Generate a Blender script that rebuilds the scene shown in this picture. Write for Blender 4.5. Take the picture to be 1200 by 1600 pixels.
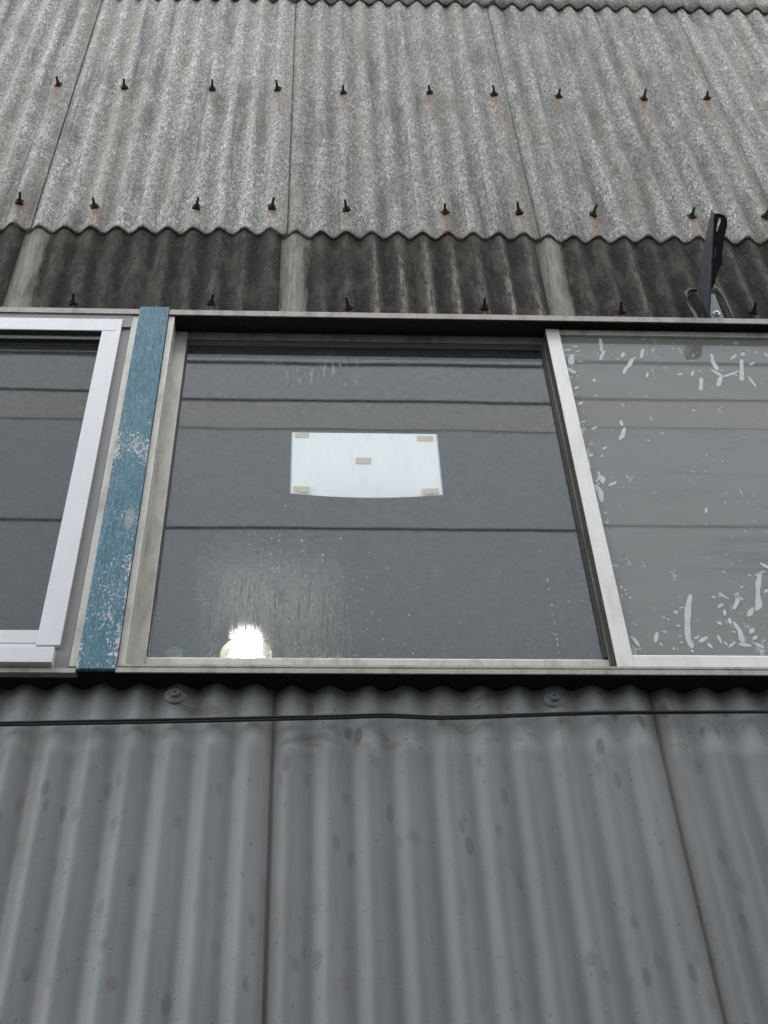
import bpy, bmesh, math, random
from mathutils import Matrix, Vector, noise
random.seed(7)
PI = math.pi
for o in list(bpy.data.objects): bpy.data.objects.remove(o)
scene = bpy.context.scene
COL = scene.collection

# ------------------------------------------------------------------ camera
cam_data = bpy.data.cameras.new('camera')
cam = bpy.data.objects.new('camera', cam_data); COL.objects.link(cam)
cam_data.sensor_fit = 'VERTICAL'; cam_data.sensor_height = 36.0; cam_data.lens = 54.0
cam_data.clip_start = 0.05; cam_data.clip_end = 2000
cam.matrix_world = Matrix(((0.99881387, -0.00960308, -0.04773508, 0.0),
                           (-0.03726327, -0.78179289, -0.62242375, -1.84),
                           (-0.03134176, 0.62346423, -0.78122343, 1.55),
                           (0, 0, 0, 1)))
scene.camera = cam

# ------------------------------------------------------------------ light: overcast day
SUN_EL, SUN_AZ = 60.0, 200.0      # the brightest part of the cloud, high over the alley
world = bpy.data.worlds.new('World'); scene.world = world; world.use_nodes = True
wn = world.node_tree.nodes; wl = world.node_tree.links
for n in list(wn): wn.remove(n)
wo = wn.new('ShaderNodeOutputWorld'); wb = wn.new('ShaderNodeBackground'); hs = wn.new('ShaderNodeHueSaturation')
sky = wn.new('ShaderNodeTexSky'); sky.sky_type = 'NISHITA'; sky.sun_disc = False
sky.sun_elevation = math.radians(SUN_EL); sky.sun_rotation = math.radians(SUN_AZ)
sky.air_density = 1.0; sky.dust_density = 0.3; sky.ozone_density = 1.0
hs.inputs['Saturation'].default_value = 0.10
wl.new(sky.outputs[0], hs.inputs['Color']); wl.new(hs.outputs[0], wb.inputs[0]); wl.new(wb.outputs[0], wo.inputs[0])
wb.inputs[1].default_value = 0.15
sun_d = bpy.data.lights.new('sun', 'SUN'); sun_d.energy = 0.6; sun_d.angle = math.radians(90); sun_d.color = (1.0, 0.985, 0.96)
sun = bpy.data.objects.new('sun', sun_d); COL.objects.link(sun)
_az = math.radians(SUN_AZ); _el = math.radians(SUN_EL)
sdir = Vector((math.sin(_az) * math.cos(_el), math.cos(_az) * math.cos(_el), math.sin(_el)))
sun.rotation_euler = sdir.to_track_quat('Z', 'Y').to_euler()
sun.location = (0, -3, 15)
scene.view_settings.view_transform = 'Standard'; scene.view_settings.look = 'None'
scene.view_settings.gamma = 1; scene.view_settings.use_curve_mapping = False
scene.view_settings.exposure = 2.0
scene.render.engine = 'CYCLES'
scene.cycles.max_bounces = 8; scene.cycles.transparent_max_bounces = 16
scene.cycles.diffuse_bounces = 4

# ------------------------------------------------------------------ node helpers
class NT:
    def __init__(s, name, **kw):
        s.m = bpy.data.materials.new(name); s.m.use_nodes = True
        s.n = s.m.node_tree.nodes; s.l = s.m.node_tree.links
        for x in list(s.n): s.n.remove(x)
        s.out = s.n.new('ShaderNodeOutputMaterial')
        s.tc = s.n.new('ShaderNodeTexCoord').outputs['Object']
    def put(s, sock, v):
        if isinstance(v, bpy.types.NodeSocket): s.l.new(v, sock)
        elif v is not None:
            if isinstance(v, (tuple, list)) and len(v) == 3 and sock.type == 'RGBA': v = (*v, 1)
            sock.default_value = v
    def mapping(s, scale=(1, 1, 1), rot=(0, 0, 0), loc=(0, 0, 0), vec=None):
        n = s.n.new('ShaderNodeMapping'); s.put(n.inputs['Vector'], vec or s.tc)
        n.inputs['Scale'].default_value = scale; n.inputs['Rotation'].default_value = rot; n.inputs['Location'].default_value = loc
        return n.outputs[0]
    def rotscale(s, a, scale, loc=(0, 0, 0)):       # rotate first, then stretch
        return s.mapping(scale=scale, vec=s.mapping(rot=(0, a, 0), loc=loc))
    def noise(s, vec=None, scale=5, detail=2, rough=.5, dist=0, out='Fac'):
        n = s.n.new('ShaderNodeTexNoise'); s.put(n.inputs['Vector'], vec or s.tc)
        n.inputs['Scale'].default_value = scale; n.inputs['Detail'].default_value = detail
        n.inputs['Roughness'].default_value = rough; n.inputs['Distortion'].default_value = dist
        return n.outputs[out]
    def voro(s, vec=None, scale=5, feature='F1', out='Distance', rnd=1):
        n = s.n.new('ShaderNodeTexVoronoi'); n.feature = feature; s.put(n.inputs['Vector'], vec or s.tc)
        n.inputs['Scale'].default_value = scale; n.inputs['Randomness'].default_value = rnd
        return n.outputs[out]
    def ramp(s, v, lo, hi, a=0., b=1., smooth=True):
        n = s.n.new('ShaderNodeMapRange'); n.interpolation_type = 'SMOOTHSTEP' if smooth else 'LINEAR'
        s.put(n.inputs[0], v); n.inputs[1].default_value = lo; n.inputs[2].default_value = hi
        n.inputs[3].default_value = a; n.inputs[4].default_value = b
        return n.outputs[0]
    def math(s, op, a, b=None, c=None, clamp=False):
        n = s.n.new('ShaderNodeMath'); n.operation = op; n.use_clamp = clamp
        s.put(n.inputs[0], a); s.put(n.inputs[1], b); s.put(n.inputs[2], c)
        return n.outputs[0]
    def mix(s, f, a, b, mode='MIX'):
        n = s.n.new('ShaderNodeMix'); n.data_type = 'RGBA'; n.blend_type = mode
        s.put(n.inputs[0], f); s.put(n.inputs[6], a); s.put(n.inputs[7], b)
        return n.outputs[2]
    def xyz(s, vec=None):
        n = s.n.new('ShaderNodeSeparateXYZ'); s.put(n.inputs[0], vec or s.tc); return n.outputs
    def attr(s, name):
        n = s.n.new('ShaderNodeAttribute'); n.attribute_name = name; return n.outputs['Fac']
    def rand(s):
        return s.n.new('ShaderNodeObjectInfo').outputs['Random']
    def bump(s, h, strength=.3, dist=.002):
        n = s.n.new('ShaderNodeBump'); n.inputs['Strength'].default_value = strength; n.inputs['Distance'].default_value = dist
        s.put(n.inputs['Height'], h); return n.outputs[0]
    def principled(s, color, rough=.6, metal=0., normal=None, spec=None):
        n = s.n.new('ShaderNodeBsdfPrincipled'); s.put(n.inputs['Base Color'], color); s.put(n.inputs['Roughness'], rough)
        s.put(n.inputs['Metallic'], metal)
        if normal is not None: s.put(n.inputs['Normal'], normal)
        if spec is not None: s.put(n.inputs['Specular IOR Level'], spec)
        return n.outputs[0]
    def shader(s, kind, **kw):
        n = s.n.new(kind)
        for k, v in kw.items(): s.put(n.inputs[k.replace('_', ' ')], v)
        return n.outputs[0]
    def mixsh(s, f, a, b):
        n = s.n.new('ShaderNodeMixShader'); s.put(n.inputs[0], f); s.l.new(a, n.inputs[1]); s.l.new(b, n.inputs[2]); return n.outputs[0]
    def done(s, sh):
        s.l.new(sh, s.out.inputs[0]); return s.m

# ------------------------------------------------------------------ materials
def mat_slate_light():
    t = NT('weathered_fibre_cement')
    wob = t.n.new('ShaderNodeVectorMath'); wob.operation = 'ADD'
    # slow swirl of the fibre directions
    big = t.noise(scale=9, detail=2, out='Color')
    sc = t.n.new('ShaderNodeVectorMath'); sc.operation = 'SCALE'; t.put(sc.inputs[0], big); sc.inputs['Scale'].default_value = .02
    t.put(wob.inputs[0], t.tc); t.put(wob.inputs[1], sc.outputs[0]); W = wob.outputs[0]
    fib = None
    for i, (a, sx, sz, dn_) in enumerate(((-1.0, 185, 44, .6), (-.5, 180, 30, .85), (-.2, 175, 25, 1), (.12, 180, 24, 1), (.45, 180, 29, .85), (1.15, 185, 46, .55))):
        v = t.mapping(scale=(sx, 9, sz), vec=t.mapping(rot=(0, a, 0), loc=(i * 3.13, 0, i * 1.71), vec=W))
        vn = t.n.new('ShaderNodeTexVoronoi'); t.put(vn.inputs['Vector'], v); vn.inputs['Scale'].default_value = 1
        on = t.math('MULTIPLY', t.ramp(t.xyz(vn.outputs['Color'])[0], .15, .9, .25, 1), dn_)
        f = t.math('MULTIPLY', t.ramp(vn.outputs['Distance'], .16, .34, 1, 0), on)
        fib = f if fib is None else t.math('MAXIMUM', fib, f)
    lin = None
    for i, (a, sx, sz) in enumerate(((-.8, 330, 80), (-.28, 350, 70), (.15, 330, 62), (.6, 340, 80))):
        v = t.mapping(scale=(sx, 40, sz), vec=t.mapping(rot=(0, a, 0), loc=(i * 2.7 + 9, 0, i * 1.3), vec=W))
        f = t.ramp(t.noise(v, scale=1, detail=1), .50, .70)
        lin = f if lin is None else t.math('MAXIMUM', lin, f)
    dens0 = t.ramp(t.noise(scale=11, detail=3, rough=.7), .3, .66, .3, 1)
    mott = t.noise(scale=30, detail=4, rough=.7)
    fine = t.noise(scale=420, detail=2, rough=.7)
    blot = t.noise(t.mapping(scale=(7, 7, 2.2)), scale=1, detail=3, rough=.6)
    base = t.mix(t.ramp(fine, .3, .7), (.048, .0475, .044), (.145, .143, .136))
    base = t.mix(t.ramp(mott, .35, .7, 0, .35), base, (.19, .188, .175))
    base = t.mix(t.ramp(blot, .48, .72, 0, .5), base, (.155, .15, .12))
    base = t.mix(t.math('MULTIPLY', lin, .6), base, (.50, .497, .475))
    dens = t.ramp(t.noise(scale=26, detail=3, rough=.7), .3, .62, .35, 1)
    col = t.mix(t.math('MULTIPLY', fib, t.math('MULTIPLY', t.math('MULTIPLY', dens, dens0), .9)), base, (.78, .775, .75))
    grime = t.ramp(t.noise(t.mapping(scale=(16, 16, 3)), scale=1, detail=4, rough=.7), .46, .70, 0, .62)
    col = t.mix(grime, col, (.085, .083, .076))
    tint = t.ramp(t.noise(t.mapping(scale=(10, 10, 2), loc=(5, 2, 1)), scale=1, detail=3), .48, .72, 0, .32)
    col = t.mix(tint, col, (.24, .22, .15))
    # damp olive rim along the lapped side edge of every sheet
    col = t.mix(t.math('MULTIPLY', t.attr('edge_stain'), .32), col, (.19, .175, .12))
    col = t.mix(1.0, col, t.mix(t.rand(), (.95, .95, .94), (1.25, 1.25, 1.25)), 'MULTIPLY')
    runs = t.ramp(t.noise(t.mapping(scale=(34, 34, 1.2), loc=(8, 0, 2)), scale=1, detail=4, rough=.7), .54, .72, 0, .6)
    col = t.mix(runs, col, (.085, .083, .075))
    rust = t.math('MULTIPLY', t.attr('rust'), t.ramp(t.noise(scale=160, detail=2), .25, .7, .45, 1))
    col = t.mix(t.math('MINIMUM', rust, .8), col, (.20, .10, .045))
    h = t.math('ADD', t.math('MULTIPLY', fib, .5), t.math('MULTIPLY', fine, .6))
    return t.done(t.principled(col, .85, normal=t.bump(h, .45, .0025), spec=.3))

def mat_slate_dark():
    t = NT('mossy_dark_fibre_cement')
    gran = t.noise(scale=260, detail=5, rough=.85); mid = t.noise(scale=45, detail=4, rough=.7)
    base = t.mix(t.ramp(mid, .3, .7), (.005, .0045, .004), (.017, .0155, .013))
    base = t.mix(t.ramp(t.noise(t.mapping(scale=(26, 26, 9), loc=(4, 1, 2)), scale=1, detail=4, rough=.7), .46, .64, 0, .9), base, (.060, .054, .045))
    base = t.mix(t.ramp(gran, .50, .64, 0, .8), base, (.095, .09, .078))
    st = t.math('MULTIPLY', t.attr('streak'), t.ramp(t.noise(t.mapping(scale=(110, 110, 22)), scale=1, detail=5, rough=.75), .38, .62, .08, .9))
    col = t.mix(st, base, (.36, .34, .285))
    pn = t.math('ADD', t.attr('pale'), t.math('MULTIPLY', t.math('SUBTRACT', t.noise(t.mapping(scale=(60, 60, 9)), scale=1, detail=4, rough=.65), .5), .9))
    pale = t.mix(t.ramp(t.noise(t.mapping(scale=(90, 90, 10)), scale=1, detail=5, rough=.75), .40, .66, 0, .8), (.27, .27, .23), (.11, .105, .085))
    pale = t.mix(t.ramp(gran, .62, .74, 0, .5), pale, (.07, .065, .05))
    col = t.mix(t.math('MULTIPLY', t.ramp(pn, .32, .68), t.ramp(t.attr('pale'), .02, .12)), col, pale)
    olive = t.ramp(t.noise(t.mapping(scale=(12, 12, 9), loc=(3, 0, 0)), scale=1, detail=2), .5, .68, 0, .5)
    col = t.mix(t.math('MULTIPLY', t.attr('top'), olive), col, (.11, .09, .055))
    spots = t.ramp(t.voro(scale=34), .045, .07, 1, 0)
    col = t.mix(t.math('MULTIPLY', spots, t.ramp(t.noise(scale=7), .6, .64)), col, (.3, .3, .26))
    return t.done(t.principled(col, .9, normal=t.bump(t.math('ADD', gran, mid), .5, .003), spec=.25))

def mat_painted():
    t = NT('grey_painted_fibre_cement')
    big = t.noise(t.mapping(scale=(5, 5, 1.6)), scale=1, detail=3, rough=.6)
    col = t.mix(t.ramp(big, .35, .68), (.135, .150, .157), (.180, .194, .199))
    X, Y, Z = t.xyz()
    # rain-wet below, still dry under the sill
    edge = t.math('ADD', Z, t.math('MULTIPLY', t.math('SUBTRACT', t.noise(t.mapping(scale=(14, 14, 5)), scale=1, detail=2), .5), .045))
    dry = t.ramp(edge, 3.238, 3.268)
    col = t.mix(t.math('MULTIPLY', dry, .7), col, (.30, .31, .307))
    # drip-shaped soft blotches
    v = t.mapping(scale=(34, 10, 13), rot=(0, 0, 0), loc=(.3, 0, .7), vec=t.tc)
    vd = t.math('ADD', t.voro(v, scale=1, rnd=.95), t.math('MULTIPLY', t.noise(scale=60, detail=2), .12))
    sel = t.ramp(t.noise(t.mapping(scale=(9, 9, 4), loc=(7, 1, 3)), scale=1, detail=1), .5, .6)
    col = t.mix(t.math('MULTIPLY', t.math('MULTIPLY', t.ramp(vd, .22, .36, 1, 0), sel), .7), col, (.082, .081, .08))
    v2 = t.mapping(scale=(70, 20, 34), loc=(2, 0, 4))
    d2 = t.ramp(t.voro(v2, scale=1, rnd=1), .09, .15, 1, 0)
    col = t.mix(t.math('MULTIPLY', d2, t.math('MULTIPLY', t.ramp(t.noise(t.mapping(scale=(11, 11, 8)), scale=1, detail=1), .44, .55), .65)), col, (.07, .07, .07))
    lng = t.ramp(t.noise(t.mapping(scale=(28, 28, 1.3), loc=(1, 4, 2)), scale=1, detail=3, rough=.6), .45, .72, 0, .55)
    col = t.mix(lng, col, (.135, .128, .123))
    sm = t.math('MULTIPLY', t.attr('smear'), t.ramp(t.noise(t.mapping(scale=(40, 40, 5)), scale=1, detail=3), .3, .6, .5, 1))
    col = t.mix(t.math('MULTIPLY', sm, .65), col, (.10, .085, .075))
    brown = t.ramp(t.noise(t.mapping(scale=(9, 9, 13), loc=(2, 6, 8)), scale=1, detail=4, rough=.65, dist=.6), .56, .66)
    col = t.mix(t.math('MULTIPLY', t.math('MULTIPLY', brown, dry), .6), col, (.12, .10, .09))
    spot = t.math('ADD', t.voro(t.mapping(scale=(22, 8, 11), loc=(5, 0, 2)), scale=1), t.math('MULTIPLY', t.noise(scale=45, detail=3), .2))
    spm = t.math('MULTIPLY', t.ramp(spot, .20, .33, 1, 0), t.ramp(t.noise(t.mapping(scale=(6, 6, 3), loc=(1, 8, 5)), scale=1, detail=1), .45, .55))
    col = t.mix(t.math('MULTIPLY', spm, .55), col, (.092, .080, .076))
    scr = t.ramp(t.noise(t.mapping(scale=(60, 60, 500)), scale=1, detail=2), .66, .74)
    col = t.mix(t.math('MULTIPLY', scr, t.ramp(t.noise(scale=12), .5, .65, 0, .3)), col, (.26, .27, .27))
    spk = t.voro(scale=95); pr = t.math('MULTIPLY', t.ramp(spk, .10, .16, 1, 0), t.ramp(t.noise(scale=19, detail=2), .55, .62))
    col = t.mix(t.math('MULTIPLY', pr, .55), col, (.05, .05, .05))
    dust = t.ramp(t.noise(scale=620, detail=1), .66, .75, 0, .25)
    col = t.mix(dust, col, (.27, .28, .28))
    h = t.math('ADD', t.math('MULTIPLY', t.noise(scale=240, detail=2), .35), t.math('MULTIPLY', t.noise(t.mapping(scale=(20, 20, 90)), scale=1, detail=2), .35))
    h = t.math('ADD', h, t.math('MULTIPLY', t.ramp(t.voro(scale=70), .06, .16, 1, 0), .8))
    return t.done(t.principled(col, t.ramp(dry, 0, 1, .48, .62), normal=t.bump(h, .5, .0018), spec=.4))

def mat_alu(name, base, dirt, amt=.5, metal=.35, rough=.42):
    t = NT(name)
    st = t.noise(t.mapping(scale=(35, 35, 9)), scale=1, detail=5, rough=.7)
    col = t.mix(t.ramp(st, .42, .72, 0, amt), base, dirt)
    fine = t.noise(scale=260, detail=3, rough=.8)
    col = t.mix(t.ramp(fine, .55, .75, 0, amt * .8), col, tuple(c * .8 for c in dirt))
    w = t.ramp(t.voro(scale=70), .045, .07, 1, 0)
    col = t.mix(t.math('MULTIPLY', w, t.ramp(t.noise(scale=6), .5, .6, 0, .8)), col, (.8, .8, .77))
    return t.done(t.principled(col, t.ramp(fine, .3, .7, rough - .06, rough + .14), metal, normal=t.bump(fine, .12, .001)))

def mat_blue():
    t = NT('flaking_blue_paint')
    X, Y, Z = t.xyz()
    g = t.noise(t.mapping(scale=(170, 170, 14)), scale=1, detail=4, rough=.6)
    col = t.mix(t.ramp(g, .35, .7), (.009, .082, .128), (.024, .132, .185))
    col = t.mix(t.ramp(t.noise(scale=11, detail=3), .4, .7, 0, .4), col, (.06, .155, .19))
    v = t.mapping(scale=(210, 60, 22), vec=t.mapping(rot=(0, 0, 0), loc=(0, 0, 0)))
    warp = t.n.new('ShaderNodeVectorMath'); warp.operation = 'ADD'
    sc = t.n.new('ShaderNodeVectorMath'); sc.operation = 'SCALE'; t.put(sc.inputs[0], t.noise(scale=60, detail=2, out='Color')); sc.inputs['Scale'].default_value = 1.6
    t.put(warp.inputs[0], v); t.put(warp.inputs[1], sc.outputs[0])
    cr = t.voro(warp.outputs[0], scale=1, feature='DISTANCE_TO_EDGE')
    crack = t.ramp(cr, .015, .085, 1, 0)
    col = t.mix(t.math('MULTIPLY', crack, .55), col, (.17, .30, .35))
    # where the paint has come off: thinly at the top, a bare band at mid height, heavily near the foot
    cl = t.n.new('ShaderNodeValToRGB'); t.put(cl.inputs[0], t.ramp(Z, 3.38, 4.55, 0, 1, smooth=False))
    e = cl.color_ramp.elements; e[0].position = 0; e[0].color = (.62,) * 3 + (1,); e[1].position = 1; e[1].color = (.0,) * 3 + (1,)
    for p, c in ((.1, .72), (.24, .66), (.33, .42), (.42, .36), (.495, .40), (.525, .80), (.57, .78), (.60, .40), (.72, .18), (.85, .02)):
        k = e.new(p); k.color = (c, c, c, 1)
    dens = cl.outputs[0]
    n1 = t.noise(t.mapping(scale=(210, 210, 110)), scale=1, detail=4, rough=.66, dist=.3)
    n2 = t.noise(t.mapping(scale=(40, 40, 18)), scale=1, detail=2)
    thr = t.math('ADD', t.math('ADD', n1, t.math('MULTIPLY', n2, .42)), t.math('MULTIPLY', dens, .23))
    # edges flake more
    ex = t.ramp(t.math('ABSOLUTE', t.math('ADD', X, .3528)), .022, .034, 0, .07)
    thr = t.math('ADD', thr, t.math('MULTIPLY', ex, t.ramp(dens, .2, .5)))
    chip = t.ramp(thr, .945, .975)
    bare = t.mix(t.ramp(t.noise(scale=120, detail=3), .35, .65), (.30, .31, .34), (.52, .52, .54))
    # one round worn patch
    ov = t.math('ADD', t.math('POWER', t.math('DIVIDE', t.math('ADD', X, .335), .0095), 2), t.math('POWER', t.math('DIVIDE', t.math('SUBTRACT', Z, 3.7854), .032), 2))
    ovm = t.math('MULTIPLY', t.ramp(t.math('ADD', ov, t.math('MULTIPLY', n1, .8)), 1.1, 1.6, 1, 0), t.ramp(t.noise(scale=500, detail=2), .4, .6, .35, 1))
    col = t.mix(ovm, col, (.27, .27, .255))
    col = t.mix(chip, col, bare)
    h = t.math('SUBTRACT', t.math('SUBTRACT', 1, t.math('MULTIPLY', crack, .4)), chip)
    return t.done(t.principled(col, .62, normal=t.bump(h, .5, .0012)))

def mat_plain(name, col, rough=.6, metal=0., var=.25, scale=60, bump=.2):
    t = NT(name)
    f = t.noise(scale=scale, detail=4, rough=.65)
    c = t.mix(t.ramp(f, .3, .7), tuple(x * (1 - var) for x in col), tuple(min(1, x * (1 + var)) for x in col))
    return t.done(t.principled(c, rough, metal, normal=t.bump(f, bump, .0015)))

def glassy(t, f0):
    """reflection factor of a pane face seen from either side"""
    g = t.n.new('ShaderNodeNewGeometry')
    d = t.n.new('ShaderNodeVectorMath'); d.operation = 'DOT_PRODUCT'
    t.put(d.inputs[0], g.outputs['Normal']); t.put(d.inputs[1], g.outputs['Incoming'])
    c = t.math('ABSOLUTE', d.outputs['Value'])
    return t.math('ADD', f0, t.math('MULTIPLY', 1 - f0, t.math('POWER', t.math('SUBTRACT', 1, c, clamp=True), 5)))

def mat_glass(kind):
    t = NT({'clean': 'window_glass', 'wet': 'wet_window_glass', 'film': 'filmed_window_glass'}[kind])
    X, Y, Z = t.xyz()
    wav = t.noise(t.mapping(scale=(2.2, 1, 1.4)), scale=1, detail=1)
    nrm = t.bump(wav, .12, .004)
    gl = t.shader('ShaderNodeBsdfAnisotropic', Color=(.96, .98, 1.0), Roughness=.015, Normal=nrm)
    tr = t.shader('ShaderNodeBsdfTransparent', Color=(.985, .995, .99))
    fac = glassy(t, GLASS_F0 * (.72 if kind == 'clean' else 1))
    sh = t.mixsh(fac, tr, gl)
    # thin veil of dust and dried rain
    dn = t.ramp(t.noise(t.mapping(scale=(90, 20, 14)), scale=1, detail=4, rough=.7), .45, .8, .02, .055)
    dif = t.shader('ShaderNodeBsdfDiffuse', Color=(.42, .45, .47))
    if kind == 'clean':
        sp = t.ramp(t.voro(t.mapping(scale=(120, 20, 70)), scale=1), .08, .14, .14, 0)
        dn = t.math('ADD', dn, t.math('MULTIPLY', sp, t.ramp(t.noise(scale=9), .5, .6)))
        sh = t.mixsh(dn, sh, dif)
    if kind == 'wet':
        runs = t.noise(t.mapping(scale=(105, 10, 2.6), rot=(0, .06, 0)), scale=1, detail=2, rough=.5, dist=.12)
        dots = t.noise(t.mapping(scale=(460, 20, 420)), scale=1, detail=3, rough=.75)
        patch = t.noise(t.mapping(scale=(16, 10, 7), loc=(1, 0, 3)), scale=1, detail=3)
        mx = t.math('MULTIPLY', t.ramp(X, -.225, -.12), t.ramp(X, .03, .10, 1, 0))
        mz = t.ramp(Z, 3.46, 3.82, 1, 0)
        fog = t.math('MULTIPLY', t.math('MULTIPLY', mx, mz), t.math('MULTIPLY', t.math('MULTIPLY', t.ramp(t.math('ABSOLUTE', t.math('SUBTRACT', runs, .5)), .006, .035, .05, 1), t.ramp(patch, .22, .42)), t.ramp(dots, .42, .58, .05, 1)))
        rr = t.math('ADD', t.math('POWER', t.math('DIVIDE', t.math('ADD', X, .118), .042), 2), t.math('POWER', t.math('DIVIDE', t.math('SUBTRACT', Z, 3.480), .020), 2))
        near = t.math('MULTIPLY', t.math('POWER', 2.718, t.math('MULTIPLY', rr, -1)), t.ramp(dots, .34, .56, .1, 1))  # extra haze patch placed round the lamp's sightline to paint its glow
        fog = t.math('MAXIMUM', fog, t.math('MULTIPLY', near, .7))
        scuff = t.math('MULTIPLY', t.ramp(Z, 4.30, 4.35), t.ramp(Z, 4.40, 4.44, 1, 0))
        scuff = t.math('MULTIPLY', scuff, t.math('MULTIPLY', t.ramp(X, -.15, 0), t.ramp(X, .08, .14, 1, 0)))
        scuff = t.math('MULTIPLY', scuff, t.ramp(t.noise(t.mapping(scale=(110, 10, 26), rot=(0, .2, 0)), scale=1, detail=3), .55, .66, 0, .28))
        dn = t.math('ADD', dn, scuff)
        sh = t.mixsh(dn, sh, dif)
        haze = t.mixsh(.4, t.shader('ShaderNodeBsdfTranslucent', Color=(.92, .97, .98)), t.shader('ShaderNodeBsdfRefraction', Color=(1, 1, 1), Roughness=.5, IOR=1.05))
        sh = t.mixsh(t.math('MULTIPLY', fog, .9), sh, haze)
    if kind == 'film':
        wr = t.noise(t.mapping(scale=(2.2, 1, 9), loc=(1, 0, 2), rot=(0, .12, 0)), scale=1, detail=4, rough=.6, dist=1.2)
        zone = t.math('MULTIPLY', t.ramp(Z, 3.5, 3.8), t.ramp(Z, 4.05, 4.2, 1, 0))
        zone = t.math('MULTIPLY', zone, t.ramp(X, .66, .8))
        fc = t.mix(t.math('MULTIPLY', t.ramp(wr, .46, .62), t.math('ADD', t.math('MULTIPLY', zone, .55), .12)), (.212, .214, .201), (.11, .122, .122))
        v = t.mapping(scale=(230, 20, 46), vec=t.mapping(rot=(0, -.5, 0)))
        sc = t.math('MULTIPLY', t.ramp(t.noise(v, scale=1, detail=1), .72, .78), t.ramp(t.noise(scale=8), .42, .6))
        fc = t.mix(t.math('MULTIPLY', sc, .55), fc, (.05, .06, .06))
        dsp = t.ramp(t.voro(t.mapping(scale=(60, 20, 44)), scale=1), .10, .15, .8, 0)
        fc = t.mix(t.math('MULTIPLY', dsp, t.ramp(t.noise(scale=13), .5, .55)), fc, (.34, .37, .36))
        rag = t.noise(t.mapping(scale=(75, 20, 30), rot=(0, .25, 0)), scale=1, detail=3, rough=.5, dist=.8)
        zl = t.math('MULTIPLY', t.ramp(X, .558, .585, 1, 0), t.ramp(t.noise(scale=9), .42, .58))
        zt = t.math('MULTIPLY', t.ramp(Z, 4.32, 4.45), t.ramp(t.noise(scale=7), .5, .6, 0, .7))
        zb = t.math('MULTIPLY', t.math('MULTIPLY', t.ramp(Z, 3.52, 3.66, 1, 0), t.ramp(X, .68, .80)), .8)
        zr = t.math('MULTIPLY', t.ramp(X, .80, .88), t.ramp(Z, 3.45, 3.95, 1, 0))
        zone2 = t.math('MAXIMUM', t.math('MAXIMUM', zl, zt), t.math('MAXIMUM', zb, zr))
        fc = t.mix(t.math('MULTIPLY', t.ramp(t.math('ADD', rag, t.math('MULTIPLY', zone2, .15)), .695, .705), .85), fc, (.40, .43, .42))
        film = t.shader('ShaderNodeBsdfDiffuse', Color=fc)
        body = t.mixsh(.75, tr, film)
        sh = t.mixsh(fac, body, gl)
    return t.done(sh)

def mat_emit(name, col, strength):
    t = NT(name); return t.done(t.shader('ShaderNodeEmission', Color=col, Strength=strength))

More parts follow.
